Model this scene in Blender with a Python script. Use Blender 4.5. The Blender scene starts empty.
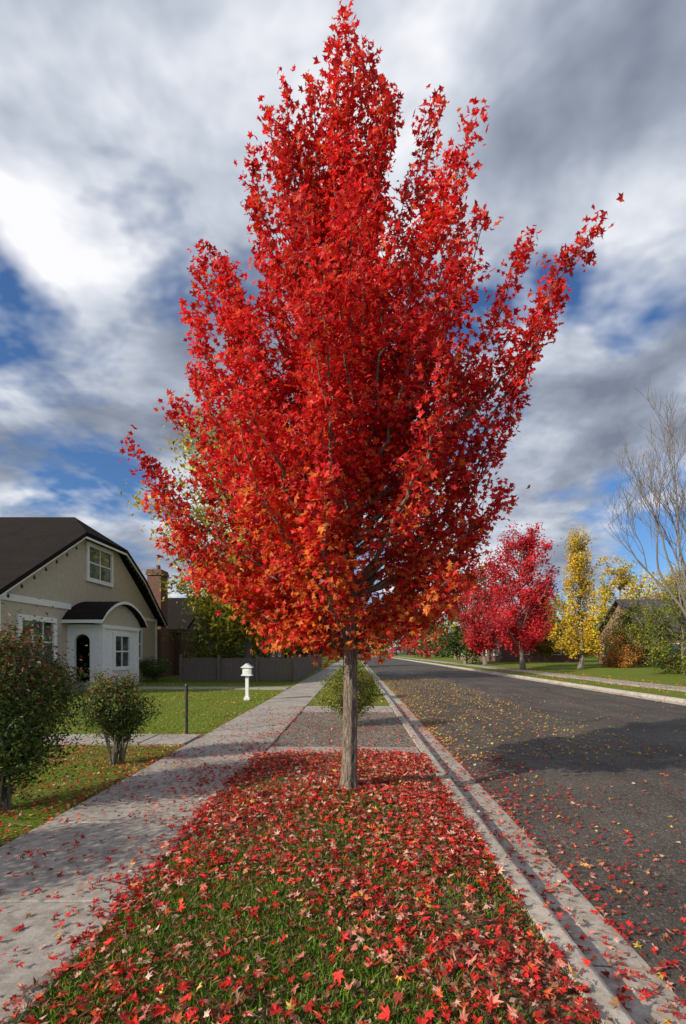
import bpy, math, random
import numpy as np
from mathutils import Vector
rng=np.random.default_rng(7); random.seed(7)
scene=bpy.context.scene
CAMH=1.6

# ------------------------------------------------------------ helpers
def link(o,parent=None):
    scene.collection.objects.link(o)
    if parent: o.parent=parent
    return o
def empty(name,loc=(0,0,0)):
    e=bpy.data.objects.new(name,None); e.location=(0,0,0); e.empty_display_size=.3
    return link(e)
class MB:
    def __init__(s): s.v=[];s.f=[];s.m=[];s.c=[];s.n=0
    def add(s,v,f,mat=0,col=(1,1,1)):
        v=np.asarray(v,float).reshape(-1,3); f=np.asarray(f,int)
        s.v.append(v); s.f.append(f+s.n); s.m.append(np.full(len(f),mat,int))
        c=np.asarray(col,float)
        if c.ndim==1: c=np.tile(c,(len(v),1))
        s.c.append(c); s.n+=len(v)
    def box(s,x0,x1,y0,y1,z0,z1,mat=0,col=(1,1,1)):
        v=[(x0,y0,z0),(x1,y0,z0),(x1,y1,z0),(x0,y1,z0),(x0,y0,z1),(x1,y0,z1),(x1,y1,z1),(x0,y1,z1)]
        s.add(v,[(0,3,2,1),(4,5,6,7),(0,1,5,4),(1,2,6,5),(2,3,7,6),(3,0,4,7)],mat,col)
    def tube(s,pts,rad,sides=6,mat=0,col=(1,1,1),wob=0,cap=True):
        pts=np.asarray(pts,float); n=len(pts); rad=np.asarray(rad,float)
        t=np.gradient(pts,axis=0); t/=np.linalg.norm(t,axis=1)[:,None]+1e-9
        ref=np.array([0.13,.97,.2]) if abs(t[:,1]).mean()<.8 else np.array([1,0,.1])
        u=np.cross(t,ref); u/=np.linalg.norm(u,axis=1)[:,None]+1e-9
        w=np.cross(t,u)
        a=np.linspace(0,2*np.pi,sides,endpoint=False)
        r=rad[:,None]*np.ones(sides)[None]
        if wob: r=r*(1+wob*1.3*(rng.random((1,sides))-.5)+wob*.6*(rng.random((n,sides))-.5))
        v=pts[:,None]+r[...,None]*(np.cos(a)[None,:,None]*u[:,None]+np.sin(a)[None,:,None]*w[:,None])
        i=np.arange(n-1)[:,None]*sides; j=np.arange(sides)[None]; k=(j+1)%sides
        f=np.stack([i+j,i+k,i+sides+k,i+sides+j],-1).reshape(-1,4)
        s.add(v.reshape(-1,3),f,mat,col)
    def build(s,name,mats,parent=None,smooth=False):
        me=bpy.data.meshes.new(name)
        v=np.concatenate(s.v)
        me.vertices.add(len(v)); me.vertices.foreach_set("co",v.astype(np.float32).ravel())
        loops=np.concatenate([f.ravel() for f in s.f]); tot=np.concatenate([np.full(len(f),f.shape[1],int) for f in s.f])
        st=np.concatenate([[0],np.cumsum(tot)[:-1]])
        me.loops.add(len(loops)); me.loops.foreach_set("vertex_index",loops.astype(np.int32))
        me.polygons.add(len(tot)); me.polygons.foreach_set("loop_start",st.astype(np.int32))
        try: me.polygons.foreach_set("loop_total",tot.astype(np.int32))
        except Exception: pass
        for m in mats: me.materials.append(m)
        me.polygons.foreach_set("material_index",np.concatenate(s.m).astype(np.int32))
        me.polygons.foreach_set("use_smooth",np.full(len(tot),smooth))
        ca=me.attributes.new("Col",'FLOAT_COLOR','POINT')
        c=np.concatenate(s.c); c=np.concatenate([c,np.ones((len(c),1))],1)
        ca.data.foreach_set("color",c.astype(np.float32).ravel())
        me.update(calc_edges=True); me.validate()
        o=bpy.data.objects.new(name,me); return link(o,parent)

def newmat(name):
    m=bpy.data.materials.new(name); m.use_nodes=True
    nt=m.node_tree; b=nt.nodes["Principled BSDF"]; return m,nt,b
def N(nt,t,**k):
    n=nt.nodes.new(t)
    for a,b in k.items():
        if a in n.inputs: n.inputs[a].default_value=b
        else: setattr(n,a,b)
    return n
def noise(nt,co,scale,detail=6,rough=.6,dist=0):
    n=N(nt,"ShaderNodeTexNoise"); n.inputs["Scale"].default_value=scale; n.inputs["Detail"].default_value=min(detail,5)
    n.inputs["Roughness"].default_value=rough; n.inputs["Distortion"].default_value=dist
    nt.links.new(co,n.inputs["Vector"]); return n.outputs["Fac"]
def ramp(nt,fac,stops):
    r=N(nt,"ShaderNodeValToRGB"); e=r.color_ramp.elements
    while len(e)<len(stops): e.new(.5)
    for el,(p,c) in zip(e,stops):
        el.position=p; el.color=(*c,1) if len(c)==3 else c
    nt.links.new(fac,r.inputs["Fac"]); return r.outputs["Color"]
def mix(nt,a,b,fac,mode='MIX'):
    m=N(nt,"ShaderNodeMix",data_type='RGBA',blend_type=mode)
    for v,s in ((fac,m.inputs[0]),(a,m.inputs[6]),(b,m.inputs[7])):
        if hasattr(v,"links"): nt.links.new(v,s)
        else: s.default_value=v if not isinstance(v,tuple) else (*v,1)
    return m.outputs[2]
def bump(nt,b,h,st,dist=.02):
    bp=N(nt,"ShaderNodeBump"); bp.inputs["Strength"].default_value=st; bp.inputs["Distance"].default_value=dist
    nt.links.new(h,bp.inputs["Height"]); nt.links.new(bp.outputs["Normal"],b.inputs["Normal"])
def objco(nt): return N(nt,"ShaderNodeTexCoord").outputs["Object"]
def simple(name,c1,c2,scale=8,rough=.8,bs=.2,bd=.01,spec=.3,vec=None,metal=0):
    m,nt,b=newmat(name); co=objco(nt)
    if vec:
        mp=N(nt,"ShaderNodeMapping"); mp.inputs["Scale"].default_value=vec; nt.links.new(co,mp.inputs["Vector"]); co=mp.outputs["Vector"]
    n=noise(nt,co,scale,8,.65); nt.links.new(ramp(nt,n,[(.3,c1),(.7,c2)]),b.inputs["Base Color"])
    b.inputs["Roughness"].default_value=rough; b.inputs["Specular IOR Level"].default_value=spec; b.inputs["Metallic"].default_value=metal
    if bs: bump(nt,b,n,bs,bd)
    return m
def leafmat(name,trans=.35,rough=.5,spec=.3):
    m,nt,b=newmat(name); a=N(nt,"ShaderNodeAttribute",attribute_name="Col")
    c=a.outputs["Color"]
    nt.links.new(c,b.inputs["Base Color"]); b.inputs["Roughness"].default_value=rough; b.inputs["Specular IOR Level"].default_value=spec
    t=N(nt,"ShaderNodeBsdfTranslucent"); nt.links.new(c,t.inputs["Color"])
    ms=N(nt,"ShaderNodeMixShader"); ms.inputs[0].default_value=trans
    nt.links.new(b.outputs[0],ms.inputs[1]); nt.links.new(t.outputs[0],ms.inputs[2])
    nt.links.new(ms.outputs[0],nt.nodes["Material Output"].inputs["Surface"]); return m

# ------------------------------------------------------------ materials
def m_concrete(name,tint=(1,1,1)):
    m,nt,b=newmat(name); co=objco(nt)
    n1=noise(nt,co,1.2,6,.6); n2=noise(nt,co,14,8,.7); n3=noise(nt,co,160,3,.7)
    c=ramp(nt,n1,[(.3,(.31*tint[0],.28*tint[1],.245*tint[2])),(.7,(.47*tint[0],.425*tint[1],.37*tint[2]))])
    c=mix(nt,c,ramp(nt,n2,[(.35,(.55,.53,.51)),(.6,(1.05,1.05,1.05))]),.8,'MULTIPLY')
    c=mix(nt,c,ramp(nt,n3,[(.35,(.6,.6,.6)),(.6,(1.1,1.1,1.1))]),.6,'MULTIPLY')
    nt.links.new(c,b.inputs["Base Color"]); b.inputs["Roughness"].default_value=.9; b.inputs["Specular IOR Level"].default_value=.2
    bump(nt,b,n3,.35,.004); return m
concrete=m_concrete("concrete"); curbmat=m_concrete("curb_concrete",(1.2,1.18,1.14))
def m_asphalt():
    m,nt,b=newmat("asphalt"); co=objco(nt)
    n1=noise(nt,co,.5,5,.6)
    vo=N(nt,"ShaderNodeTexVoronoi"); vo.inputs["Scale"].default_value=75; nt.links.new(co,vo.inputs["Vector"])
    c=ramp(nt,n1,[(.3,(.062,.053,.045)),(.7,(.112,.095,.080))])
    sp=ramp(nt,vo.outputs["Color"],[(.2,(.45,.45,.45)),(.75,(1.2,1.2,1.2)),(.95,(3.0,2.8,2.5))])
    c=mix(nt,c,sp,.8,'MULTIPLY')
    mp=N(nt,"ShaderNodeMapping"); mp.inputs["Scale"].default_value=(1.4,.12,1); nt.links.new(co,mp.inputs["Vector"])
    n4=noise(nt,mp.outputs["Vector"],1.5,4)
    c=mix(nt,c,ramp(nt,n4,[(.35,(.7,.7,.7)),(.65,(1.2,1.19,1.17))]),.8,'MULTIPLY')
    nd=N(nt,"ShaderNodeTexNoise"); nd.inputs["Scale"].default_value=1.3; nd.inputs["Detail"].default_value=4; nt.links.new(co,nd.inputs["Vector"])
    wv=mix(nt,co,nd.outputs["Color"],.25)
    ve=N(nt,"ShaderNodeTexVoronoi",feature='DISTANCE_TO_EDGE'); ve.inputs["Scale"].default_value=.3; nt.links.new(wv,ve.inputs["Vector"])
    c=mix(nt,ramp(nt,ve.outputs["Distance"],[(0,(.45,.45,.45)),(.006,(1,1,1))]),c,1.0,'MULTIPLY')
    nt.links.new(c,b.inputs["Base Color"]); b.inputs["Roughness"].default_value=.82; b.inputs["Specular IOR Level"].default_value=.3
    bump(nt,b,vo.outputs["Distance"],.6,.006); return m
asphalt=m_asphalt()
def m_soilgrass(name,g1,g2,br,thr=.5):
    m,nt,b=newmat(name); co=objco(nt)
    n1=noise(nt,co,.9,6,.65); n2=noise(nt,co,40,6,.7)
    g=ramp(nt,n2,[(.3,g1),(.7,g2)]); s=ramp(nt,n2,[(.3,tuple(x*.4 for x in br)),(.7,br)])
    f=ramp(nt,n1,[(thr-.1,(0,0,0)),(thr+.1,(1,1,1))])
    nt.links.new(mix(nt,g,s,f),b.inputs["Base Color"]); b.inputs["Roughness"].default_value=.95; b.inputs["Specular IOR Level"].default_value=.1
    bump(nt,b,n2,.8,.03); return m
strip_m=m_soilgrass("strip_soil",(.05,.05,.012),(.12,.12,.03),(.28,.18,.11),.42)
lawn_m=m_soilgrass("lawn_turf",(.05,.09,.012),(.21,.27,.03),(.26,.20,.06),.58)
ground_m=m_soilgrass("ground_soil",(.04,.06,.015),(.09,.12,.03),(.14,.11,.07),.5)
def m_gravel():
    m,nt,b=newmat("gravel"); co=objco(nt)
    vo=N(nt,"ShaderNodeTexVoronoi"); vo.inputs["Scale"].default_value=32; nt.links.new(co,vo.inputs["Vector"])
    c=ramp(nt,vo.outputs["Color"],[(.1,(.11,.085,.06)),(.5,(.28,.225,.17)),(.9,(.46,.40,.33))])
    c=mix(nt,c,ramp(nt,vo.outputs["Distance"],[(.2,(1,1,1)),(.7,(.3,.3,.3))]),.8,'MULTIPLY')
    nt.links.new(c,b.inputs["Base Color"]); b.inputs["Roughness"].default_value=.9
    inv=N(nt,"ShaderNodeMath",operation='SUBTRACT'); inv.inputs[0].default_value=1; nt.links.new(vo.outputs["Distance"],inv.inputs[1])
    bump(nt,b,inv.outputs[0],.9,.03); return m
gravel=m_gravel()
leaf_m=leafmat("maple_leaf",.5,.45,.35); litter_m=leafmat("fallen_leaf",.2,.6); grass_m=leafmat("grass_blade",.35,.5,.25); bushleaf_m=leafmat("shrub_leaf",.35,.45)
bark=simple("maple_bark",(.06,.042,.032),(.46,.37,.29),7,.95,1.0,.05,.1,vec=(7,7,1.1))
bark2=simple("grey_bark",(.12,.10,.085),(.30,.26,.22),10,.9,.6,.03,.1,vec=(5,5,1))
stucco=simple("stucco",(.46,.39,.30),(.56,.48,.38),5,.95,.25,.01,.1)
trim=simple("white_trim",(.74,.73,.70),(.85,.84,.82),6,.6,.05,.003)
def m_shingle(name,a,bb):
    m,nt,b=newmat(name); co=objco(nt); n=noise(nt,co,18,6,.7); n2=noise(nt,co,1.1,4)
    c=ramp(nt,n,[(.3,a),(.7,bb)]); c=mix(nt,c,ramp(nt,n2,[(.3,(.7,.7,.7)),(.7,(1.15,1.15,1.15))]),.7,'MULTIPLY')
    w=N(nt,"ShaderNodeTexWave",bands_direction='Z',wave_profile='SAW'); w.inputs["Scale"].default_value=2.4; nt.links.new(co,w.inputs["Vector"])
    c=mix(nt,c,ramp(nt,w.outputs["Fac"],[(0,(.4,.4,.4)),(.2,(1,1,1))]),.7,'MULTIPLY')
    nt.links.new(c,b.inputs["Base Color"]); b.inputs["Roughness"].default_value=.9; b.inputs["Specular IOR Level"].default_value=.1; bump(nt,b,w.outputs["Fac"],.5,.03); return m
shing=m_shingle("roof_shingles",(.010,.008,.007),(.035,.026,.022)); shing2=m_shingle("roof_shingles_grey",(.05,.045,.045),(.12,.11,.105))
def m_brick(name,c1,c2):
    m,nt,b=newmat(name); co=objco(nt)
    sx=N(nt,"ShaderNodeSeparateXYZ"); nt.links.new(co,sx.inputs[0]); ad=N(nt,"ShaderNodeMath",operation='ADD'); nt.links.new(sx.outputs[0],ad.inputs[0]); nt.links.new(sx.outputs[1],ad.inputs[1])
    cb=N(nt,"ShaderNodeCombineXYZ"); nt.links.new(ad.outputs[0],cb.inputs[0]); nt.links.new(sx.outputs[2],cb.inputs[1])
    br=N(nt,"ShaderNodeTexBrick"); nt.links.new(cb.outputs[0],br.inputs["Vector"]); br.inputs["Scale"].default_value=4.5
    br.inputs["Color1"].default_value=(*c1,1); br.inputs["Color2"].default_value=(*c2,1); br.inputs["Mortar"].default_value=(.25,.22,.19,1); br.inputs["Mortar Size"].default_value=.015
    nt.links.new(br.outputs["Color"],b.inputs["Base Color"]); b.inputs["Roughness"].default_value=.9; return m
brick=m_brick("red_brick",(.12,.05,.035),(.20,.08,.055)); brick2=m_brick("tan_brick",(.26,.13,.09),(.33,.18,.12))
wood=simple("weathered_fence_wood",(.09,.07,.06),(.24,.19,.16),9,.9,.5,.01,.1,vec=(6,6,.7))
darkmetal=simple("dark_metal",(.03,.03,.03),(.07,.065,.06),20,.5,.1,.002,.5,metal=.6)
m,nt,b=newmat("window_glass"); co=objco(nt); n=noise(nt,co,1.2,3); nt.links.new(ramp(nt,n,[(.35,(.02,.03,.025)),(.7,(.14,.18,.15))]),b.inputs["Base Color"]); b.inputs["Roughness"].default_value=.06; b.inputs["Specular IOR Level"].default_value=.6; glass=m
doorm=simple("dark_door",(.03,.02,.015),(.06,.04,.03),6,.5,.1,.003)
white_paint=simple("white_paint",(.76,.76,.74),(.84,.84,.82),8,.5,.05,.002)

# ------------------------------------------------------------ leaf geometry
ang=[0,14,27,46,62,80,104,140,180]; rad=[1.0,.60,.38,.88,.50,.40,.60,.34,.10]
def mkP(ang,rad): return [(a,r) for a,r in zip(ang,rad)]+[(-a,r) for a,r in list(zip(ang,rad))[-2:0:-1]]
P=mkP(ang,rad); PL=mkP([0,26,48,76,108,180],[1.0,.5,.9,.46,.62,.12])
def maple(curl=.25,fold=.15,stem=False,P=P):
    v=[(0,0,0)]
    for a,r in P:
        a=math.radians(a); x=r*math.sin(a); y=r*math.cos(a)
        v.append((x,y,-curl*r*r+fold*abs(x)+.08*math.sin(a*5)))
    n=len(P); f=[(0,1+(i+1)%n,1+i) for i in range(n)]
    if stem:
        k=len(v); v+=[(-.015,-.1,0),(.015,-.1,0),(.1,-.9,.03)]; f.append((k,k+1,k+2))
    return np.array(v,float),np.array(f)
def kite():
    v=np.array([(0,-1,0),(.5,-.1,.12),(0,1,-.1),(-.5,-.1,.12)]); return v,np.array([(0,1,2),(0,2,3)])
def instance(mb,base,pos,nrm,size,col,mat=0,tip=None):
    bv,bf=base; n=len(pos)
    nrm=nrm/(np.linalg.norm(nrm,axis=1)[:,None]+1e-9)
    t=rng.normal(size=(n,3)) if tip is None else tip+rng.normal(size=(n,3))*.35
    t=t-(t*nrm).sum(1)[:,None]*nrm; t/=np.linalg.norm(t,axis=1)[:,None]+1e-9
    s=np.cross(t,nrm)
    wz=(.4+1.4*rng.random((n,1)))*np.where(rng.random((n,1))<.15,-1,1)
    wx=.75+.4*rng.random((n,1))
    v=(bv[None,:,0]*wx)[...,None]*s[:,None]+bv[None,:,1][...,None]*t[:,None]+(bv[None,:,2]*wz)[...,None]*nrm[:,None]
    v=pos[:,None]+v*np.asarray(size).reshape(-1,1,1)
    f=bf[None]+(np.arange(n)*len(bv))[:,None,None]
    c=np.repeat(col,len(bv),axis=0)*rng.uniform(.82,1.15,(n*len(bv),1))
    mb.add(v.reshape(-1,3),f.reshape(-1,bf.shape[1]),mat,c)
def pick(pal,w,n,var=.25):
    pal=np.array(pal); w=np.array(w,float); w/=w.sum()
    c=pal[rng.choice(len(pal),n,p=w)]
    return np.clip(c*(1+var*rng.normal(size=(n,1))).clip(.35,1.7),0,.85)
def bez(a,b_,c,n):
    t=np.linspace(0,1,n)[:,None]; a,b_,c=map(np.array,(a,b_,c)); return (1-t)**2*a+2*t*(1-t)*b_+t*t*c

# ------------------------------------------------------------ ground surfaces
def hs(x,y):
    w=np.clip(np.minimum(x+1.43,1.05-x)/.35,0,1)
    return w*(.03+.07*np.exp(-((x+.1)**2/.7+(y-5.3)**2/5))+.015*np.sin(x*5+y*2.3)*np.cos(y*3.1-x))
def sheet(name,x0,x1,y0,y1,z,mat,nx=2,ny=2,fn=None):
    xs=np.linspace(x0,x1,nx); ys=np.linspace(y0,y1,ny); X,Y=np.meshgrid(xs,ys); Z=np.full_like(X,z) if fn is None else z+fn(X,Y)
    v=np.stack([X,Y,Z],-1).reshape(-1,3); i=np.arange(ny-1)[:,None]*nx+np.arange(nx-1)[None]
    f=np.stack([i,i+1,i+nx+1,i+nx],-1).reshape(-1,4); mb=MB(); mb.add(v,f); return mb.build(name,[mat],smooth=True)
sheet("ground",-1500,1500,-200,2500,-.24,ground_m)
def yard(x,y): return .015*np.sin(x*1.7+y*.9)*np.cos(y*1.3)+.02*np.clip((-x-3)/4,0,1)
sheet("lawn",-70,-2.9,-3,200,0,lawn_m,80,200,yard)
sheet("lawn",11.15,70,-3,200,.0,lawn_m,60,160,lambda x,y:.02*np.sin(x*1.3)*np.cos(y*.8)+.25*np.clip((x-14.8)/6,0,1))
sheet("soil_bed",-2.95,-1.38,-2,200,-.06,strip_m)
sheet("parking_strip",-1.43,1.05,-1,7.3,0,strip_m,40,120,hs)
sheet("gravel_bed",-1.43,1.05,8.0,12.8,-.005,gravel,20,40,lambda x,y:.012*np.sin(x*6)*np.cos(y*5))
sheet("parking_strip",-1.43,1.05,14,200,0,lawn_m,6,150,lambda x,y:.02*np.sin(y*1.3))
def slabs(name,x0,x1,y0,y1,L,z,mat,axis='y',gap=.02,h=.1):
    mb=MB(); a0,a1=(y0,y1) if axis=='y' else (x0,x1); a=a0
    while a<a1-.05:
        e=min(a+L,a1); dz=rng.uniform(-.004,.004); b=.01
        X0,X1,Y0,Y1=(x0,x1,a+gap/2,e-gap/2) if axis=='y' else (a+gap/2,e-gap/2,y0,y1)
        t=z+dz; v=[(X0,Y0,t-h),(X1,Y0,t-h),(X1,Y1,t-h),(X0,Y1,t-h),(X0,Y0,t-b),(X1,Y0,t-b),(X1,Y1,t-b),(X0,Y1,t-b),(X0+b,Y0+b,t),(X1-b,Y0+b,t),(X1-b,Y1-b,t),(X0+b,Y1-b,t)]
        mb.add(v,[(8,9,10,11),(0,1,5,4),(1,2,6,5),(2,3,7,6),(3,0,4,7),(4,5,9,8),(5,6,10,9),(6,7,11,10),(7,4,8,11)])
        a=e
    return mb.build(name,[mat])
slabs("sidewalk",-2.88,-1.44,.2,160,1.42,.018,concrete)
slabs("strip_crossing",-1.425,1.04,7.3,8.0,1.24,.02,concrete,'x')
slabs("strip_crossing",-1.425,1.04,12.8,14.0,1.24,.022,concrete,'x')
slabs("front_walk",-11.5,-2.9,8.2,9.1,1.3,.045,concrete,'x')
slabs("front_walk",-10.6,-2.9,20.3,21.6,1.3,.045,concrete,'x')
slabs("sidewalk",13.1,14.6,.2,160,1.5,.06,concrete)
def kerb(name,xs,zs,y0,y1,L):
    mb=MB(); y=y0; xs=np.array(xs); zs=np.array(zs); n=len(xs)
    while y<y1:
        a,b_=y+.006,y+L-.006; dz=rng.uniform(-.003,.003)
        v=[(x,a,z+dz) for x,z in zip(xs,zs)]+[(x,b_,z+dz) for x,z in zip(xs,zs)]
        s=1 if xs[-1]>xs[0] else -1
        f=[(i,i+1,n+i+1,n+i) if s>0 else (i+1,i,n+i,n+i+1) for i in range(n-1)]
        mb.add(v,f); mb.add(v[:n],[tuple(range(n))]); y+=L
    return mb.build(name,[curbmat],smooth=False)
prof=[(0,-.2),(0,.012),(.012,.02),(.13,.02),(.15,.012),(.165,-.005),(.20,-.085),(.225,-.097),(.56,-.118),(.565,-.2)]
kerb("kerb",[1.05+p[0] for p in prof],[p[1] for p in prof],.2,160,2.4)
kerb("kerb",[11.15-p[0] for p in prof],[p[1] for p in prof],.2,160,2.4)
sheet("road",1.60,10.60,-3,400,-.125,asphalt,40,60,lambda x,y:.07*(1-((x-6.1)/4.5)**2)+.004)

# ------------------------------------------------------------ grass blades
def blades(name,xy,zf,h,w,pal,wt,var=.3):
    n=len(xy); a=rng.random(n)*2*np.pi; lean=rng.random(n)*1.1*h; la=rng.random(n)*2*np.pi
    d=np.stack([np.cos(a),np.sin(a),0*a],1)*(w*.5)[:,None]; l=np.stack([np.cos(la)*lean,np.sin(la)*lean,0*a],1)
    b0=np.stack([xy[:,0],xy[:,1],zf-.01],1); up=np.array([0,0,1.])
    m1=b0+l*.35+up*(h*.6)[:,None]; tp=b0+l+up*(h*.95)[:,None]
    v=np.stack([b0-d,b0+d,m1+d*.8,m1-d*.8,tp],1).reshape(-1,3); o=(np.arange(n)*5)[:,None]
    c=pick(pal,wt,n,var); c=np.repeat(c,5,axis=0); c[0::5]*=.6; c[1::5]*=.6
    mb=MB(); mb.add(v,o+np.array([0,1,2,3]),0,c)
    mb.f.append(o+np.array([3,2,4])); mb.m.append(np.zeros(n,int))
    return mb.build(name,[grass_m])
gpal=[(.08,.17,.012),(.13,.25,.02),(.20,.32,.03),(.30,.24,.08),(.05,.09,.01)]
def lf(x,y,s=1):
    return .5+.25*np.sin(x*2.3*s+1.3*np.sin(y*1.7*s))+.25*np.cos(y*2.9*s+x*1.1+2*np.sin(x*1.9*s))
n=160000; x=rng.uniform(-1.47,1.05,n); y=1.4+5.9*rng.random(n)**1.5
bare=np.clip((x-.15)/.6,0,1)*.75+np.clip((y-3.8)/2,0,1)*.6
k=rng.random(n)<np.clip(1.0*(.4+.8*lf(x,y))-bare,.05,1); x,y=x[k],y[k]
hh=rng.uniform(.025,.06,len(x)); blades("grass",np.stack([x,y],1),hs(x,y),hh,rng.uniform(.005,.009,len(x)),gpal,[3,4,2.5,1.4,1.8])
n=70000; x=-2.9-8*rng.random(n)**1.3; y=2.5+17*rng.random(n)**1.2
k=~((y>8.15)&(y<9.15)); x,y=x[k],y[k]
k=rng.random(len(x))<np.where(y<7.5,.35,1); x,y=x[k],y[k]
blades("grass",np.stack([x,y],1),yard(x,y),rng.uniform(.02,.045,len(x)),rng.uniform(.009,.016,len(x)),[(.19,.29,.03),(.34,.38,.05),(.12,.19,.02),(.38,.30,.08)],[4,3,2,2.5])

# ------------------------------------------------------------ leaf litter
lpal=[(.62,.03,.02),(.42,.018,.016),(.62,.20,.14),(.64,.38,.28),(.26,.03,.02),(.70,.12,.04),(.24,.12,.06),(.6,.38,.08)]
lwt=[6,4,3.2,2.3,2,1.8,2.2,.3]
LB=(maple(.25,.2,True),maple(-.35,-.1,True),maple(.05,.45,True),maple(.6,.5,True))
def litter(mb,x,y,z,size,pal=lpal,wt=lwt,tilt=.45,var=.28):
    n=len(x); nr=np.stack([rng.normal(size=n)*tilt,rng.normal(size=n)*tilt,np.ones(n)],1)
    q=rng.integers(0,4,n)
    for i,b_ in enumerate(LB):
        s=q==i
        if s.any(): instance(mb,b_,np.stack([x[s],y[s],z[s]],1),nr[s],size[s],pick(pal,wt,s.sum(),var),0)
mb=MB()
n=16500; x=rng.uniform(-1.55,1.08,n); y=1.5+5.9*rng.random(n)**1.05
dens=np.where(y>4.2,1.0,.30+.52*np.clip((y-2.2)/2.0,0,1)+.34*np.clip((x+.2)/1.0,0,1))*(.22+1.15*lf(x*1.5,y*1.5))
dens*=np.where((np.hypot(x+.07,y-5.26)<.13),0,1)
k=rng.random(n)<dens; x,y=x[k],y[k]; sz=rng.uniform(.022,.050,len(x))
litter(mb,x,y,hs(x,y)+rng.uniform(.015,.055,len(x)),sz)
n=14000; x=rng.uniform(-1.5,1.05,n); y=1.5+5.8*rng.random(n)
instance(mb,kite(),np.stack([x,y,hs(x,y)+rng.uniform(.004,.03,n)],1),np.stack([rng.normal(size=n)*.5,rng.normal(size=n)*.5,np.ones(n)],1),rng.uniform(.008,.022,n),pick([(.3,.12,.07),(.45,.28,.18),(.35,.03,.02),(.2,.12,.07)],[2,2,1,2],n),0)
mb.build("fallen_leaves",[litter_m])
mb=MB()
def lit(n,x,y,z,s0,s1,d=None,**k_):
    if d is not None:
        k=rng.random(n)<d; x,y,z=x[k],y[k],z[k]
    litter(mb,x,y,z+rng.uniform(0,.018,len(x)),rng.uniform(s0,s1,len(x)),**k_)
n=7000; x=rng.uniform(-2.95,-1.4,n); y=1.8+12*rng.random(n)**1.1
d=np.clip(.13+.6*np.exp(-(-1.43-x)/.22)+.8*np.exp(-((y-6.4)/2.1)**2)*(.55+.6*np.clip((x+2.6),0,1)),0,1)*(.2+1.0*lf(x,y,1.4))
lit(n,x,y,np.full(n,.028),.020,.042,d,tilt=.22)
gz_=lambda x:np.where(x<1.215,.03,-.085-.06*(x-1.25))
n=2400; x=1.05+.58*rng.random(n); y=1.8+14*rng.random(n)**1.3
lit(n,x,y,gz_(x),.020,.042,np.where(x<1.24,.25,1.0)*(.25+.8*lf(x*3,y)),tilt=.3)
rz=lambda x:-.105+.07*(1-((x-6.1)/4.5)**2)
n=1300; x=1.6+1.0*rng.random(n)**1.6; y=1.8+6*rng.random(n); lit(n,x,y,rz(x),.018,.04,.2+.8*lf(x*2,y,1.5),tilt=.3)
n=2400; x=1.6+8.8*rng.random(n)**1.9; y=2+20*rng.random(n)**1.2
lit(n,x,y,rz(x),.018,.04,None,pal=lpal+[(.6,.4,.06)],wt=lwt+[4],tilt=.3)
n=4600; x=1.6+3.6*rng.random(n)**1.4; y=7.5+24*rng.random(n)
lit(n,x,y,rz(x),.025,.05,None,pal=[(.6,.42,.06),(.55,.3,.05),(.3,.16,.07),(.5,.1,.04)],wt=[5,3,2,1],tilt=.3)
n=3400; x=-2.9-3.2*rng.random(n)**1.3; y=2.6+6.5*rng.random(n)
lit(n,x,y,yard(x,y)+.02,.022,.042,None,wt=[4,3,2,2,4,3,5,3],tilt=.4)
n=700; x=rng.uniform(-10,-2.9,n); y=rng.uniform(9,24,n)
lit(n,x,y,yard(x,y)+.04,.03,.05,None,pal=[(.6,.42,.06),(.5,.2,.04),(.3,.16,.07)],wt=[3,1,1])
n=800; x=rng.uniform(-1.4,1.05,n); y=7.35+6*rng.random(n)**1.7
lit(n,x,y,np.full(n,.03),.022,.043,None,tilt=.25)
n=900; x=rng.uniform(-1.4,1.05,n); y=14+20*rng.random(n)
lit(n,x,y,np.full(n,.04),.03,.05,None,pal=[(.6,.42,.06),(.5,.2,.04),(.3,.16,.07)],wt=[3,1,1])
n=1300; x=rng.uniform(10.4,16,n); y=rng.uniform(12,45,n)
lit(n,x,y,np.where(x<11.1,-.09,.09),.04,.07,None,pal=[(.6,.3,.05),(.5,.05,.03),(.3,.16,.07)],wt=[3,1.5,1])
mb.build("scattered_leaves",[litter_m])

# ------------------------------------------------------------ the red maple
TX,TY=-.07,5.26
tips=[(0,8.25),(-.12,8.1),(.2,8.2),(-.4,7.85),(-.68,7.6),(-.85,7.3),(-.5,7.2),(-1.0,6.8),(-1.0,6.3),(-1.6,6.15),(-1.72,5.95),(-1.3,5.6),(-1.7,5.2),(-1.7,4.75),(-1.9,4.35),(-2.25,3.7),(-2.1,3.3),(-2.0,2.8),(-1.5,2.3),(-.95,2.0),(-1.2,2.5),(-1.6,3.5),(-1.5,4.3),(-1.2,5.1),
(.45,7.7),(.95,7.65),(1.3,7.25),(1.05,6.85),(1.3,6.4),(1.35,5.9),(1.95,6.1),(2.45,5.85),(2.2,5.35),(1.7,4.9),(1.8,4.35),(1.6,3.8),(1.72,3.4),(1.45,3.0),(1.3,2.4),(.95,2.0),(.35,1.85),(-.4,1.9),(.9,2.5),(1.2,3.6),(1.2,4.6),(1.15,5.5)]
pz=[1.6,2.0,2.6,3.3,4,5,6,6.6,7.2,8,8.4]; pr=[.4,1.2,1.75,1.95,1.9,1.7,1.5,1.2,.9,.42,.1]
wood_mb=MB(); lv_p=[];lv_n=[];lv_c=[];lv_s=[];lv_t=[]
tz=np.array([-.05,.05,.2,.5,.9,1.3,1.7,2.3,3.1,4.2,5.4,6.6,7.6,8.1])
tr=np.array([.14,.110,.090,.080,.076,.074,.074,.062,.053,.040,.030,.021,.012,.006])
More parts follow.
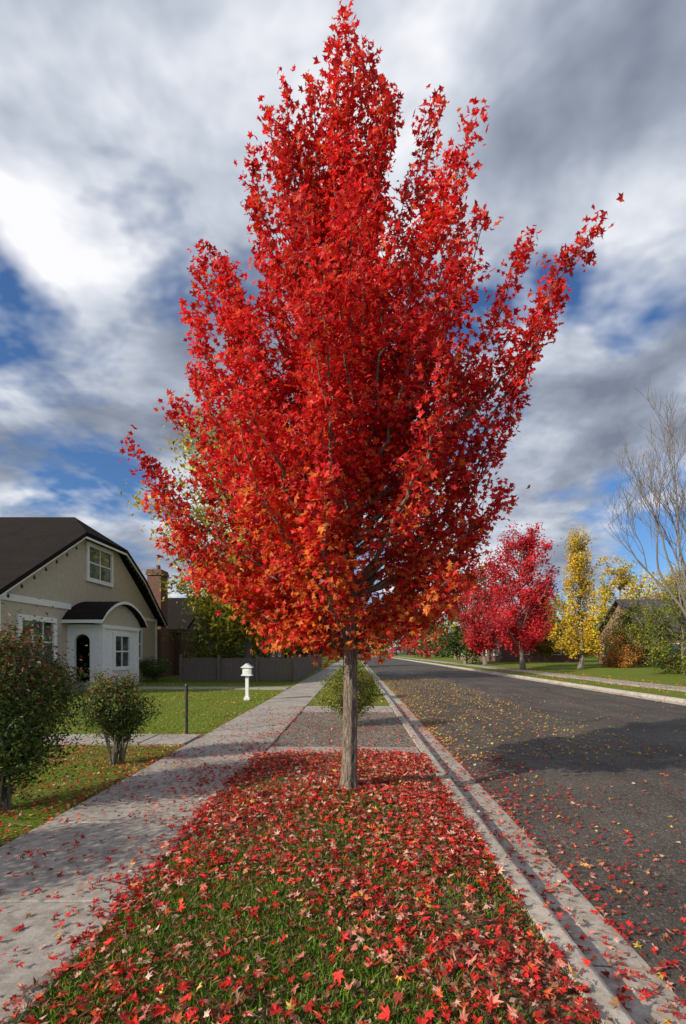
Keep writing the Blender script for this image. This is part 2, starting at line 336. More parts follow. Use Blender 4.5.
tx=TX+.02*np.sin(tz*1.3); ty=TY+.03*np.sin(tz*.9+1)
tzf=np.interp(np.linspace(0,1,90),np.linspace(0,1,14),tz)
trunk=np.stack([np.interp(tzf,tz,tx),np.interp(tzf,tz,ty),tzf],1); wood_mb.tube(trunk,np.interp(tzf,tz,tr),26,0,(1,1,1),.26)
def tpos(z): return np.array([np.interp(z,tz,tx),np.interp(z,tz,ty),z]), np.interp(z,tz,tr)
base_pal=np.array([(.84,.03,.026),(.88,.06,.035),(.64,.016,.02),(.88,.13,.035),(.45,.010,.016)])
def leafcloud(c,n,r,outd,shade):
    p=c+rng.normal(size=(n,3))*r
    lv_p.append(p); lv_n.append(rng.normal(size=(n,3))*.75+np.array([-.2,-.45,.5])+outd*.3)
    zz=p[:,2]; low=np.clip((3.7-zz)/1.8,0,1)
    col=base_pal[rng.choice(5,n,p=[.36,.28,.18,.10,.08])]*shade
    org=rng.random(n)<low*.55; col[org]=np.array([.9,.24,.04])*rng.uniform(.75,1.1,(org.sum(),1))
    col=np.clip(col*(1+.2*rng.normal(size=(n,1))).clip(.5,1.5),0,.9)
    lv_c.append(col); lv_s.append(rng.uniform(.036,.068,n)); lv_t.append(np.tile(outd*.6+np.array([0,0,-.5]),(n,1)))
def scaffold(tip,z0,r0=None,dens=1.0):
    s,tr_=tpos(z0); tip=np.array(tip); d=tip-s; hor=np.array([d[0],d[1],0])
    ctrl=s+hor*.62+np.array([0,0,d[2]*.28])+rng.normal(size=3)*.08
    L=np.linalg.norm(d); pts=bez(s,ctrl,tip,14); pts[1:-1]+=rng.normal(size=(12,3))*.012*L
    r0=r0 or min(tr_*.55,.012+.010*L); wood_mb.tube(pts,np.linspace(r0,.004,14),6,0)
    shade=rng.uniform(.78,1.14); hi=np.clip((tip[2]-5)/3,0,1)
    nb=int(6+L*5.4*dens)
    for t in np.linspace(.2,1,nb):
        i=min(int(t*13),12); p=pts[i]+(pts[i+1]-pts[i])*(t*13-i); dr=pts[i+1]-pts[i]; dr/=np.linalg.norm(dr)+1e-9
        side=rng.normal(size=3); side-=side.dot(dr)*dr; side/=np.linalg.norm(side)
        l=rng.uniform(.2,.46)*(1.15-t*.65)*(1-.25*hi); dd=dr*.8+side*.75+np.array([0,0,.25]); dd/=np.linalg.norm(dd)
        if t>.97: dd=dr; l=.15
        e=p+dd*l; wood_mb.tube([p,(p+e)/2+rng.normal(size=3)*.015,e],[.005,.0035,.002],4,0)
        for q in (.3,.65,1.0):
            leafcloud(p+(e-p)*q,int(rng.uniform(7,17)),.060+.033*(1-t),dd,shade*rng.uniform(.85,1.15))
for (x,z) in tips:
    z0=np.clip(1.6+(z-1.8)*.42-abs(x)*.12+rng.uniform(-.15,.15),1.55,7.0)
    scaffold((TX+x,TY+rng.uniform(-.4,.4)*(1 if z<6.8 else .4),z),z0)
cnt=0
while cnt<60:
    z=rng.uniform(2.0,7.8); a=rng.random()*2*np.pi; r=np.interp(z,pz,pr)*math.sqrt(rng.uniform(.05,.85))
    x=math.cos(a)*r; y=math.sin(a)*r*.85; sc=TY/(TY+y-.15); z2=1.6+(z-1.6)*sc
    if z2>7.9 or abs(x*sc)>np.interp(z2,pz,pr)*.82: continue
    z0=np.clip(1.6+(z-1.8)*.5-r*.2+rng.uniform(-.2,.2),1.55,7.0); scaffold((TX+x,TY+y,z),z0,dens=.85); cnt+=1
P_=np.concatenate(lv_p); C_=np.concatenate(lv_c)
lmb=MB(); N_=np.concatenate(lv_n);S_=np.concatenate(lv_s);T_=np.concatenate(lv_t)
q=rng.integers(0,2,len(P_))
for i,b_ in enumerate((maple(.3,.15,P=PL),maple(-.1,.35,P=PL))):
    s=q==i; instance(lmb,b_,P_[s],N_[s],S_[s],C_[s],0,T_[s])
print("maple leaves",len(P_))
mt=empty("red_maple_tree"); wood_mb.build("trunk_and_branches",[bark],mt,True); lmb.build("foliage",[leaf_m],mt)

# ------------------------------------------------------------ generic trees and shrubs
def tree(name,x,y,h,w,pal,wt,nl,ls,trunk_h=.2,shape='round',seed=0,nb=34,gz=0,tr0=None):
    global rng
    old=rng; rng=np.random.default_rng(seed+100)
    mb=MB(); r0=tr0 or h*.013+.03; zz=np.linspace(0,h*.96,12); off=np.cumsum(rng.normal(size=(12,2)),0)*h*.006
    tp=np.stack([x+off[:,0],y+off[:,1],zz+gz-.1],1); mb.tube(tp,np.interp(zz,[0,h*.03,h],[r0*1.5,r0,.015]),8,0,(1,1,1),.1)
    cent=[]
    for i in range(nb):
        u=(i+.5)/nb; zt=trunk_h*h+(1-trunk_h)*h*u*.97; f=(zt/h-trunk_h)/(1-trunk_h)
        if shape=='round': pr_=math.sqrt(max(0,1-(2*f-.95)**2*.95))
        elif shape=='cone': pr_=(1-f)**.75*min(1,(f+.08)*5)
        else: pr_=min(1,(f+.1)*2.2)*math.sqrt(max(0,1-f**2.2))
        a=i*2.4+rng.normal()*.4; r=w/2*pr_*rng.uniform(.5,1.15)
        e=np.array([x+math.cos(a)*r,y+math.sin(a)*r,zt+gz]); zs=max(trunk_h*h*.8,zt-r*1.1-h*.04)
        s=np.array([np.interp(zs,zz,tp[:,0]),np.interp(zs,zz,tp[:,1]),zs+gz-.1]); c=s+(e-s)*np.array([.6,.6,.3])
        pts=bez(s,c,e,8); mb.tube(pts,np.linspace(r0*.35,.012,8),5,0)
        sh=rng.uniform(.6,1.2)
        for j in range(7):
            t=.35+.65*rng.random(); p=pts[min(7,int(t*7.99))]+rng.normal(size=3)*w*.055
            cent.append((p,sh*rng.uniform(.8,1.15)))
            if j%2==0: mb.tube([pts[min(6,int(t*7))],p],[.02,.006],4,0)
    k=len(cent); per=nl//k; cp=np.repeat(np.array([c[0] for c in cent]),per,0); sh=np.repeat(np.array([c[1] for c in cent]),per)
    p=cp+rng.normal(size=cp.shape)*w*.04*np.array([1,1,.9]); n=len(p)
    col=np.clip(pick(pal,wt,n)*sh[:,None],0,.85)
    instance(mb,kite(),p,rng.normal(size=(n,3))*.7+np.array([-.3,-.4,.5]),rng.uniform(.7,1.3,n)*ls,col,1)
    o=mb.build(name,[bark2,bushleaf_m],smooth=False); rng=old; return o
GR=[(.045,.09,.015),(.08,.14,.02),(.12,.17,.03)]; 
YG=[(.48,.40,.04),(.66,.50,.04),(.26,.28,.04),(.14,.18,.03)]
YE=[(.80,.50,.03),(.85,.58,.05),(.68,.36,.03),(.4,.33,.05)]
RE=[(.66,.025,.04),(.74,.05,.045),(.46,.015,.03)]
tree("yellow_maple_tree",-6.2,28,15.8,11,YG,[3,3,2,1],22000,.14,.22,'round',1,48)
tree("green_tree",-8.2,34,6.6,5.5,GR+[(.25,.22,.03)],[3,3,2,1],9000,.09,.2,'round',2)
tree("ornamental_tree",-8.2,28,4.3,4.2,[(.14,.18,.02),(.4,.32,.03),(.07,.12,.015)],[3,3,2],8000,.055,.25,'round',3,26)
tree("green_tree",-10.5,46,8,7,GR+[(.4,.3,.03)],[3,3,2,2],8000,.14,.2,'round',4)
tree("green_tree",-5.0,52,7.5,6,GR+[(.3,.2,.03)],[3,3,2,1],7000,.14,.2,'round',5)
tree("green_tree",-13.5,66,9.5,8,GR+[(.5,.36,.03)],[3,3,2,2],8000,.17,.2,'round',25)
tree("green_tree",14.2,62,13,10,GR,[3,3,2],12000,.18,.15,'round',6)
tree("red_maple_tree",15.3,44,13,7.6,RE,[3,2,2],16000,.13,.2,'egg',7,40,.2)
tree("red_maple_tree",15.2,56,12,8,RE,[3,2,2],9000,.15,.2,'egg',17,40,.2)
tree("yellow_ash_tree",18.8,40.5,11.6,5.2,YE,[4,3,2,1],11000,.10,.13,'cone',8,46,.2)
tree("yellow_tree",33,60,13,7,YE+[(.2,.24,.03)],[3,3,1,1,2],8000,.16,.2,'round',9,34,.2)
tree("yellow_tree",38.5,58,12,9,YE+[(.2,.24,.03)],[3,2,1,1,3],8000,.16,.2,'round',10,34,.2)
tree("yellow_tree",26,66,10,7,YE+[(.2,.24,.03)],[2,2,2,1,3],8000,.16,.2,'round',26,34,.2)
tree("green_tree",20.5,30,5.6,5.2,[(.10,.15,.02),(.20,.22,.03),(.4,.32,.03)],[3,3,1.5],12000,.075,.1,'round',11,36,.2)
tree("green_tree",21.5,26,4.6,4.0,[(.07,.11,.018),(.14,.17,.025)],[3,3],8000,.075,.1,'round',12,30,.2)
tree("orange_shrub",23.0,42,2.8,4.2,[(.62,.24,.03),(.55,.17,.03),(.6,.36,.04)],[3,2,2],5000,.07,.08,'round',13,24,.2)
tree("green_tree",26.5,46,6.0,6,[(.14,.17,.02),(.4,.34,.03)],[3,2],7000,.11,.15,'round',14,30,.2)
mb=MB(); 
for i in range(150):
    if i<60: cx=-rng.uniform(6,75); cy=rng.uniform(85,150)
    elif i<120: cx=rng.uniform(16,120); cy=rng.uniform(85,150)
    else: cx=rng.uniform(-40,60); cy=rng.uniform(200,260)
    hh_=rng.uniform(6,13); ww=rng.uniform(4,7); n=260
    d=rng.normal(size=(n,3)); d/=np.linalg.norm(d,axis=1)[:,None]; d*=rng.uniform(.6,1.05,(n,1))
    p=np.array([cx,cy,hh_*.52])+d*np.array([ww,ww,hh_*.5])
    pal=[GR,GR,YG,YE,RE][rng.choice(5,p=[.4,.2,.2,.13,.07])][:3]
    instance(mb,kite(),p,d+rng.normal(size=(n,3))*.6,rng.uniform(.35,.75,n),pick(pal,[1,1,1],n)*rng.uniform(.6,1.1),0)
    mb.tube([(cx,cy,-.2),(cx,cy,hh_*.5)],[.3,.15],6,0,(.06,.045,.03))
mb.build("distant_trees",[bushleaf_m])
def bare(name,x,y,h,seed,gz=.2):
    r=random.Random(seed); mb=MB()
    def grow(p,d,L,rad,lev):
        n=5; pts=[p]; dd=Vector(d)
        for i in range(n):
            dd=(dd+Vector((r.gauss(0,.09),r.gauss(0,.09),r.gauss(.09,.06)))).normalized(); pts.append(pts[-1]+dd*L/n)
        mb.tube([tuple(q) for q in pts],np.linspace(rad,max(rad*.55,.005),n+1),6 if lev<2 else 4)
        if lev>=6: return
        for j in range(3 if lev<5 else 4):
            t=r.uniform(.35,1) if j else 1; q=pts[max(1,int(t*n))]
            nd=(dd+Vector((r.gauss(0,.42),r.gauss(0,.42),r.gauss(.2,.25)))).normalized()
            grow(q,nd,L*r.uniform(.64,.84),max(rad*.56,.006),lev+1)
    grow(Vector((x,y,gz-.1)),(0,0,1),h*.22,.13,0)
    return mb.build(name,[bark2],smooth=True)
bare("bare_tree",14.9,20.5,18.0,5); bare("bare_tree",19.8,25,12,9)

def shrub(name,x,y,h,rx,ry,nl,ls,pal,wt,toppal=None,seed=0,base=.28,stems=9,sq=.0):
    global rng
    old=rng; rng=np.random.default_rng(seed+900); mb=MB()
    cz=(h+base)/2+.02; rz=(h-base)/2
    K=int(70+nl/120); cs=[]
    for i in range(K):
        d=rng.normal(size=3); d/=np.linalg.norm(d); rr=rng.uniform(.35,1)**.5*rng.uniform(.86,1.18)
        tap=1-.35*max(0,-d[2])
        c=np.array([x+d[0]*rx*rr*.88*tap,y+d[1]*ry*rr*.88*tap,cz+d[2]*rz*rr*.88]); c[2]=max(c[2],base*.9); cs.append((c,d,rng.uniform(.5,1.35)))
    for i in range(stems):
        a=rng.random()*6.28; s=np.array([x+math.cos(a)*.08,y+math.sin(a)*.08,-.02]); c=cs[rng.integers(K)][0]
        mb.tube(bez(s,s+(c-s)*np.array([.3,.3,.6]),c,7),np.linspace(.016,.006,7),5,0)
    for i in range(0,K,2):
        c=cs[i][0]; s=np.array([x,y,base*1.1]); mb.tube(bez(s,s+(c-s)*np.array([.4,.4,.7]),c,5),np.linspace(.009,.003,5),4,0)
    per=nl//K
    cp=np.repeat(np.array([c[0] for c in cs]),per,0); od=np.repeat(np.array([c[1] for c in cs]),per,0); sh=np.repeat(np.array([c[2] for c in cs]),per)
    n=len(cp); p=cp+rng.normal(size=(n,3))*np.array([rx,ry,rz])*.12; p[:,2]=np.maximum(p[:,2],base*.6)
    col=pick(pal,wt,n)*sh[:,None]
    if toppal is not None:
        f=np.clip((p[:,2]-h*.5)/(h*.4),0,1)*.5; s=rng.random(n)<f; col[s]=pick(toppal,[1]*len(toppal),s.sum())*sh[s][:,None]
    instance(mb,kite(),p,od+rng.normal(size=(n,3))*.6+np.array([0,0,.3]),rng.uniform(.7,1.3,n)*ls,np.clip(col,0,.8),1)
    o=mb.build(name,[bark2,bushleaf_m]); rng=old; return o
SG=[(.06,.12,.018),(.11,.17,.03),(.035,.065,.012),(.19,.24,.05)]
shrub("offscreen_shadow_shrub",-3.62,4.9,1.90,.80,.8,24000,.023,SG,[3,3,2,1.5],[(.26,.06,.03),(.18,.12,.03)],1,.10,14)
shrub("offscreen_shadow_shrub",-3.42,6.9,1.32,.54,.5,11000,.021,SG,[3,3,2,2],[(.26,.09,.03),(.24,.24,.04)],2,.24,16)
shrub("offscreen_shadow_shrub",-4.3,2.5,1.7,.8,.75,14000,.023,SG,[3,3,2,1],[(.22,.05,.03),(.15,.10,.03)],8,.10,14)  # extra shrub out of view, added for its shadow band across the sidewalk
shrub("strip_shrub",-.12,10.4,1.30,.70,.6,11000,.022,[(.17,.2,.025),(.3,.3,.03),(.09,.13,.02),(.45,.36,.05)],[3,2,2,1],None,3,.1,12)
shrub("foundation_shrub",-10.9,26,1.3,1.0,1.0,4000,.045,SG,[1,1,1,1],None,4,.1)
shrub("foundation_shrub",-11,17.2,1.2,.8,.9,4000,.045,SG,[1,1,1,1],None,5,.1)
shrub("yard_shrub",.1,17.5,1.0,.6,.6,4000,.035,[(.2,.2,.03),(.3,.24,.04),(.06,.09,.02)],[1,1,1],None,7,.1)

# ------------------------------------------------------------ stucco house
H=empty("stucco_house")
def part(name,fn,mats,parent=H,smooth=False):
    mb=MB(); fn(mb); return mb.build(name,mats,parent,smooth)
FX=-12.0
g=[(16,0),(16,3.66),(20.75,6.6),(24.3,6.6),(29,3.5),(29,0)]
def w(mb):
    v=[(FX,a,b) for a,b in g]+[(-22,a,b) for a,b in g]
    mb.add(v,[tuple(range(6))]); mb.add(v,[tuple(range(11,5,-1))])
    mb.add(v,[(i,i+6,(i+1)%6+6,(i+1)%6) for i in range(6)])
part("walls",w,[stucco])
def roof(mb):
    A=(-11.55,15.4,3.5);B=(-11.55,20.65,6.76);C=(-11.55,24.4,6.76);C2=(-11.55,26.6,5.6);D=(-11.55,29.6,3.3);R1=(-13.2,22.6,7.95);R2=(-22.5,22.6,7.95);A2=(-22.5,15.4,3.5);D2=(-22.5,29.6,3.3);E2=(-22.5,26.6,5.6)
    mb.add([A,B,R1,R2,A2],[(0,1,2,3,4)]); mb.add([B,C,R1],[(0,1,2)]); mb.add([R1,C,C2,E2,R2],[(0,1,2,3,4)]); mb.add([C2,D,D2,E2],[(0,1,2,3)])
o=part("roof",roof,[shing]); s=o.modifiers.new("t",'SOLIDIFY'); s.thickness=.16; s.offset=-1
def rake(mb):
    for a,b in (((15.4,3.5),(20.65,6.76)),((20.65,6.76),(24.4,6.76)),((24.4,6.76),(26.6,5.6)),((26.6,5.6),(29.6,3.3))):
        x0,x1=-11.62,-11.57
        v=[(x,p[0],p[1]-d) for x in (x0,x1) for p in (a,b) for d in (.17,.26)]
        mb.add(v,[(0,2,3,1),(4,5,7,6),(1,3,7,5),(0,4,6,2)])
    mb.box(FX+.003,FX+.06,16.0,20.2,3.38,3.62)
    mb.box(FX+.003,FX+.05,23.6,29.0,3.38,3.56)
    mb.box(FX+.003,FX+.05,15.99,16.2,0.3,3.37)
    mb.box(FX+.003,FX+.05,28.8,29.0,0.3,3.37)
part("rake_and_trim",rake,[trim])
def window(pname,x,y0,y1,z0,z1,parent=H,nx=2,nz=2,t=.13,face=1):
    def fn(mb):
        s=face
        def bx(a0,a1,b0,b1,c0,c1,m): mb.box(min(x+s*a0,x+s*a1),max(x+s*a0,x+s*a1),b0,b1,c0,c1,m)
        bx(.005,.02,y0,y1,z0,z1,1)
        bx(.006,.09,y0-t,y0,z0-t,z1+t,0); bx(.006,.09,y1,y1+t,z0-t,z1+t,0); bx(.006,.085,y0,y1,z1,z1+t,0); bx(.006,.12,y0-.02,y1+.02,z0-t,z0,0)
        for i in range(1,nx): c=y0+(y1-y0)*i/nx; bx(.021,.055,c-.025,c+.025,z0,z1,0)
        for i in range(1,nz): c=z0+(z1-z0)*i/nz; bx(.021,.05,y0,y1,c-.03,c+.03,0)
    part(pname,fn,[trim,glass],parent)
window("attic_window",FX,21.55,23.5,4.95,6.35,nx=2,nz=2,t=.18)
window("front_window",FX,17.2,19.0,1.2,2.75,nx=3,nz=2,t=.2)
window("side_window",FX,25.2,26.8,1.3,2.8,nx=2,nz=2)
def ves(mb):
    x0,x1,y0,y1=-12,-10.6,20.0,23.4; zt=2.75
    mb.box(x0+.0,x1,y1-.15,y1,0,zt); mb.box(x1-.15,x1,y0,y1-.15,0,zt)
    mb.box(x1-.45,x1-.151,y0,y0+.15,0,zt); mb.box(x0+.002,x0+.3,y0,y0+.15,0,zt)
    K=10; xa,xb=x0+.3,x1-.45; c=(xa+xb)/2; r=(xb-xa)/2
    for i in range(K):
        a0=math.pi*i/K; a1=math.pi*(i+1)/K; X0=c-r*math.cos(a0); X1=c-r*math.cos(a1); Z0=2.05+r*math.sin(a0)*.9; Z1=2.05+r*math.sin(a1)*.9
        v=[(X0,y0,Z0),(X1,y0,Z1),(X1,y0,zt),(X0,y0,zt),(X0,y0+.15,Z0),(X1,y0+.15,Z1),(X1,y0+.15,zt),(X0,y0+.15,zt)]
        mb.add(v,[(0,1,2,3),(7,6,5,4),(0,4,5,1)])
    for yy in (20.02,23.2): mb.box(-10.597,-10.52,yy,yy+.18,.0,2.6)
    mb.box(-10.597,-10.5,19.98,23.42,2.602,2.76)
part("entry_vestibule",ves,[trim])
def curved(mb):
    K=12; y0,y1=19.6,23.8; pts=[]
    for i in range(K+1):
        u=i/K; yy=y0+(y1-y0)*u; zz=2.8+.95*math.sin(math.pi*u)**.75; pts.append((yy,zz))
    v=[(-12.0,a,b) for a,b in pts]+[(-10.3,a,b) for a,b in pts]+[(-12.0,a,b+.12) for a,b in pts]+[(-10.3,a,b+.12) for a,b in pts]; n=K+1
    mb.add(v,[(2*n+i,3*n+i,3*n+i+1,2*n+i+1) for i in range(K)],0); mb.add(v,[(i,i+1,n+i+1,n+i) for i in range(K)],0); mb.add(v,[(n+i,n+i+1,3*n+i+1,3*n+i) for i in range(K)],1)
    v=[(-10.62,a,b) for a,b in pts]+[(-10.62,a,2.762) for a,b in pts]
    mb.add(v,[(i,i+n,i+n+1,i+1) for i in range(K)],2)
    mb.add([(-12,y0,2.79),(-10.3,y0,2.79),(-10.3,y0,2.92),(-12,y0,2.92)],[(0,1,2,3)],1)
part("entry_roof",curved,[shing,trim,stucco])
window("entry_window",-10.6,21.1,22.4,.95,2.3,nx=2,nz=2,t=.16)
part("front_door",lambda mb:(mb.box(-11.95,-11.9,20.4,22.6,.1,2.2),),[doorm])
part("inner_entry",lambda mb:(mb.box(-11.65,-11.05,21.0,21.05,.05,2.6),),[doorm])
part("entry_steps",lambda mb:(mb.box(-11.9,-10.7,19.2,19.99,0,.17),mb.box(-11.9,-10.7,19.5,19.985,.172,.34)),[concrete])
def foundation(mb): mb.box(-22,FX+.05,15.95,29.05,0,.32)
part("foundation",foundation,[concrete])
def bulbs(mb):
    for a,b in (((15.4,3.4),(20.65,6.66)),((24.4,6.66),(26.6,5.5)),((26.6,5.5),(29.6,3.2))):
        for i in range(8):
            t=i/8; yy=a[0]+(b[0]-a[0])*t; zz=a[1]+(b[1]-a[1])*t-.24; mb.tube([(-11.6,yy,zz),(-11.6,yy,zz-.06),(-11.6,yy,zz-.12),(-11.6,yy,zz-.16)],[.012,.04,.045,.01],6)
part("string_lights",bulbs,[darkmetal],smooth=True)
# ------------------------------------------------------------ brick house next door
B=empty("brick_house")
def bw(mb):
    g2=[(33,0),(33,3.2),(37.5,5.4),(42,3.2),(42,0)]; v=[(-12,a,b) for a,b in g2]+[(-22,a,b) for a,b in g2]
    mb.add(v,[(0,1,2,3,4)]); mb.add(v,[(i,i+5,(i+1)%5+5,(i+1)%5) for i in range(5)])
    mb.box(-11.99,-9.8,36,41,0,2.7)
part("walls",bw,[brick],B)
def br(mb):
    for (x0,x1,a,b,c,zr,ze) in ((-11.4,-22.5,32.4,37.5,42.6,5.75,3.05),(-9.3,-12.5,35.6,38.5,41.4,4.1,2.65)):
        mb.add([(x0,a,ze),(x0,b,zr),(x1,b,zr),(x1,a,ze)],[(0,1,2,3)]); mb.add([(x0,c,ze),(x0,b,zr),(x1,b,zr),(x1,c,ze)],[(3,2,1,0)])
o=part("roof",br,[shing],B); s=o.modifiers.new("t",'SOLIDIFY'); s.thickness=.18; s.offset=0
def ch(mb):
    mb.box(-12.95,-12.1,29.9,31.0,0,6.4); mb.box(-13.02,-12.03,29.83,31.07,6.4,6.6); mb.box(-12.98,-12.07,29.87,31.03,6.6,6.75,0)
    mb.tube([(-12.5,30.5,6.7),(-12.5,30.5,7.1)],[.14,.13],10)
part("chimney",ch,[brick],B)
part("side_wing",lambda mb:(mb.box(-20,-12.4,31.1,32.99,0,3.0),),[brick],B)
window("front_window",-9.8,37,39.8,1.1,2.2,B,3,2); window("gable_window",-12,36.9,38.1,3.2,4.2,B)
def cottage(name,x0,x1,y0,y1,ze,zr,wallm,roofm,face,gz=0):
    C=empty(name)
    ym=(y0+y1)/2; xm=(x0+x1)/2
    def wf(mb):
        v=[(x,a,b) for x in (x0,x1) for a,b in ((y0,gz-.2),(y0,gz+ze),(ym,gz+zr-.15),(y1,gz+ze),(y1,gz-.2))]
        mb.add(v,[(0,1,2,3,4)]); mb.add(v,[(9,8,7,6,5)]); mb.add(v,[(0,5,6,1),(3,8,9,4)])
    part("walls",wf,[wallm],C)
    def rf(mb):
        mb.add([(x0-.5,y0-.5,gz+ze-.1),(x0-.5,ym,gz+zr+.1),(x1+.5,ym,gz+zr+.1),(x1+.5,y0-.5,gz+ze-.1)],[(3,2,1,0)])
        mb.add([(x0-.5,y1+.5,gz+ze-.1),(x0-.5,ym,gz+zr+.1),(x1+.5,ym,gz+zr+.1),(x1+.5,y1+.5,gz+ze-.1)],[(0,1,2,3)])
    o=part("roof",rf,[roofm],C); s=o.modifiers.new("t",'SOLIDIFY'); s.thickness=.18; s.offset=0
    fx=x1 if face>0 else x0
    window("front_window",fx,y0+1,y0+3,gz+1,gz+2.4,C,3,2,.13,face); window("front_window_b",fx,y1-3,y1-1.2,gz+1,gz+2.4,C,2,2,.13,face)
    part("front_door",lambda mb:(mb.box(*(sorted((fx+face*.01,fx+face*.06))),ym-.5,ym+.5,gz,gz+2.1),),[doorm],C)
    def sidew(mb):
        for i in range(2):
            cx=x0+(x1-x0)*(.3+.4*i); mb.box(cx-.7,cx+.7,y0-.06,y0-.01,gz+1,gz+2.3,0); mb.box(cx-.55,cx+.55,y0-.09,y0-.061,gz+1.12,gz+2.18,1)
    part("side_windows",sidew,[trim,glass],C)
    part("chimney",lambda mb:(mb.box(xm-.4,xm+.4,ym+.6,ym+1.3,gz+ze,gz+zr+.9),),[brick],C)
cottage("brick_cottage",-21,-11.5,50,60,2.9,5.6,brick2,shing2,1)
cottage("brick_cottage",-22,-12,68,78,2.9,5.8,brick,shing,1)
cottage("brick_cottage",20,31,66,76,3.0,6,brick,shing,-1,.2)
cottage("brick_cottage",29,39,48,57,3.2,7.0,brick2,shing2,-1,.2)
cottage("brick_cottage",19,30,82,92,3.0,6,brick2,shing,-1,.2)
cottage("brick_cottage",26.5,37,26,35,3.0,5.6,brick,shing2,-1,.2)
# ------------------------------------------------------------ fence
F=empty("wooden_fence")
def boards(mb):
    x=-9.4
    while x<-3.25:
        mb.box(x,x+.13,26.0,26.025,.04,1.28+rng.uniform(-.02,.02)); x+=.145
    y=26.1
    while y<46:
        mb.box(-3.2,-3.175,y,y+.13,.04,1.28+rng.uniform(-.02,.02)); y+=.145
part("boards",boards,[wood],F)
def rails(mb):
    for z in (.35,.95): mb.box(-9.4,-3.25,26.028,26.07,z,z+.09); mb.box(-3.245,-3.203,26.1,46,z,z+.09)
    for x in np.arange(-9.4,-3.1,2.05): mb.box(x-.07,x+.07,25.88,25.995,0,1.45)
    for y in np.arange(28,46,2.2): mb.box(-3.345,-3.247,y,y+.1,0,1.4)
part("rails_and_posts",rails,[wood],F)
M=empty("white_box_on_post")
px_,py_=-3.55,15.8
def post(mb):
    mb.box(px_-.05,px_+.05,py_-.05,py_+.05,0,.82); mb.box(px_-.09,px_+.09,py_-.09,py_+.09,.02,.12); mb.box(px_-.17,px_+.17,py_-.14,py_+.14,.822,.86)
part("post",post,[white_paint],M)
def bx(mb):
    mb.box(px_-.13,px_+.13,py_-.11,py_+.11,.862,1.08)
    v=[(px_-.19,py_-.16,1.083),(px_+.19,py_-.16,1.083),(px_+.19,py_+.16,1.083),(px_-.19,py_+.16,1.083),(px_,py_-.16,1.23),(px_,py_+.16,1.23)]
    mb.add(v,[(0,1,4),(2,3,5)]); mb.add(v,[(1,2,5,4),(3,0,4,5),(0,3,2,1)])
part("box_with_roof",bx,[white_paint],M)
part("box_door",lambda mb:(mb.box(px_-.08,px_+.08,py_-.125,py_-.112,.89,1.05),mb.box(px_-.01,px_+.01,py_-.14,py_-.126,.96,.98)),[trim],M)
FP=empty("metal_fence_post")
def fp(mb):
    mb.tube([(-3.28,9.35,-.02),(-3.28,9.35,.93)],[.026,.026],12); mb.tube([(-3.28,9.35,.93),(-3.28,9.35,.945),(-3.28,9.35,.975),(-3.28,9.35,.99)],[.034,.034,.026,.004],12)
    for z in (.25,.55,.85): mb.tube([(-3.28,9.35,z),(-3.28,9.35,z+.03)],[.031,.031],12)
part("post",fp,[darkmetal],FP,True)

# ------------------------------------------------------------ sky, sun, camera
el=math.radians(27); sd=Vector((-.84,-.54,0)).normalized()
world=bpy.data.worlds.new("World"); scene.world=world; world.use_nodes=True; nt=world.node_tree; nt.nodes.clear()
out=N(nt,"ShaderNodeOutputWorld"); sky=N(nt,"ShaderNodeTexSky",sky_type='NISHITA'); sky.sun_disc=False; sky.sun_elevation=el; sky.sun_rotation=math.atan2(sd.x,sd.y)
bg=N(nt,"ShaderNodeBackground"); nt.links.new(mix(nt,sky.outputs[0],(.55,.85,1.25),1.0,'MULTIPLY'),bg.inputs[0]); bg.inputs[1].default_value=.10
tc=N(nt,"ShaderNodeTexCoord"); sp=N(nt,"ShaderNodeSeparateXYZ"); nt.links.new(tc.outputs["Generated"],sp.inputs[0])
def M_(op,a,b_=None):
    n=N(nt,"ShaderNodeMath",operation=op)
    for i,v in enumerate((a,b_)):
        if v is None: continue
        if hasattr(v,"links"): nt.links.new(v,n.inputs[i])
        else: n.inputs[i].default_value=v
    return n.outputs[0]
zc=M_('ADD',M_('MAXIMUM',sp.outputs[2],0.0),.34)
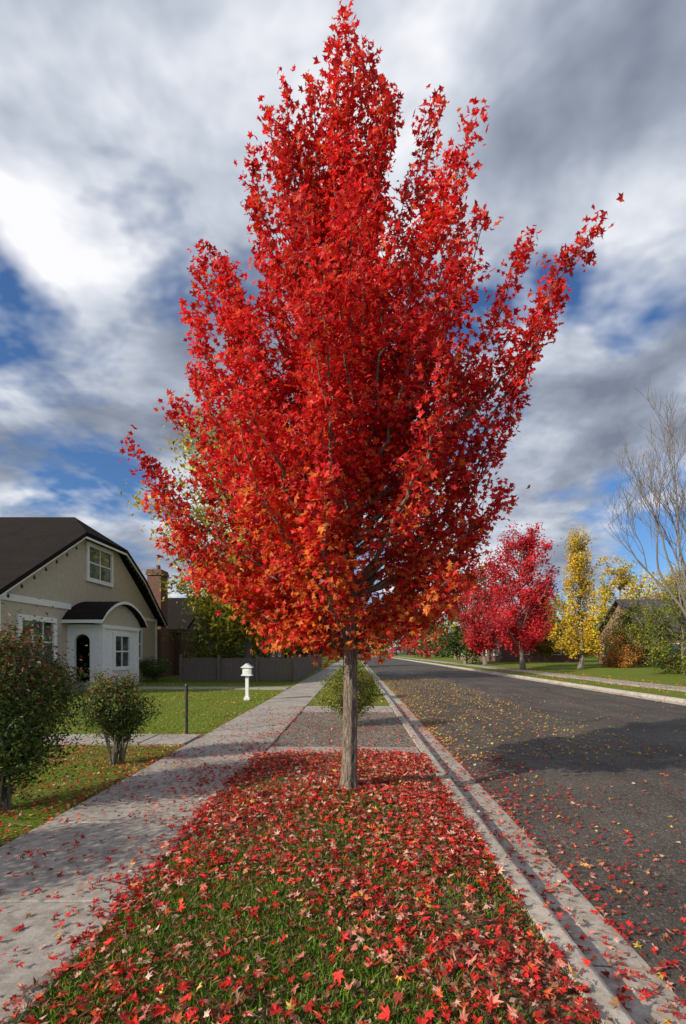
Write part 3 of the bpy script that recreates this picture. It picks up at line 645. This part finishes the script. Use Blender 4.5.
cb=N(nt,"ShaderNodeCombineXYZ"); nt.links.new(M_('ADD',M_('MULTIPLY',M_('DIVIDE',sp.outputs[0],zc),1.35),3.1),cb.inputs[0]); nt.links.new(M_('ADD',M_('MULTIPLY',M_('DIVIDE',sp.outputs[1],zc),1.45),1.7),cb.inputs[1])
nt.links.new(M_('MULTIPLY',sp.outputs[2],1.2),cb.inputs[2])
cov=noise(nt,cb.outputs[0],1.45,5,.56,.15)
cb2=N(nt,"ShaderNodeVectorMath",operation='ADD'); nt.links.new(cb.outputs[0],cb2.inputs[0]); cb2.inputs[1].default_value=(7.3,2.1,4)
shd=noise(nt,cb2.outputs[0],1.55,5,.56,.2)
mask=ramp(nt,cov,[(.40,(0,0,0)),(.50,(1,1,1))])
tone=M_('ADD',M_('MULTIPLY',shd,.75),M_('MULTIPLY',cov,.25))
ccol=ramp(nt,tone,[(.38,(.20,.235,.31)),(.46,(.34,.385,.48)),(.53,(.58,.63,.72)),(.62,(.98,.98,1.02))])
bgc=N(nt,"ShaderNodeBackground"); nt.links.new(ccol,bgc.inputs[0]); bgc.inputs[1].default_value=1.0
hz=ramp(nt,sp.outputs[2],[(.0,(.6,.6,.6)),(.12,(1,1,1))])
mf=M_('MULTIPLY',mask,hz)
ms=N(nt,"ShaderNodeMixShader"); nt.links.new(mf,ms.inputs[0]); nt.links.new(bg.outputs[0],ms.inputs[1]); nt.links.new(bgc.outputs[0],ms.inputs[2]); nt.links.new(ms.outputs[0],out.inputs[0])
sl=bpy.data.lights.new("sun",'SUN'); sl.energy=5.0; sl.angle=math.radians(.5); sl.color=(1,.91,.77); so=link(bpy.data.objects.new("sun",sl))
dirv=Vector((sd.x*math.cos(el),sd.y*math.cos(el),math.sin(el))); so.rotation_euler=dirv.to_track_quat('Z','Y').to_euler()
cam=bpy.data.cameras.new("camera"); co_=link(bpy.data.objects.new("camera",cam)); co_.location=(0,0,CAMH); co_.rotation_euler=(math.radians(90),0,0)
cam.lens=480/1024*36; cam.sensor_width=36; cam.shift_y=140/1024; cam.shift_x=-12/1024; cam.clip_end=5000; cam.clip_start=.05
scene.camera=co_
scene.view_settings.view_transform='Standard'; scene.view_settings.look='None'; scene.view_settings.exposure=0
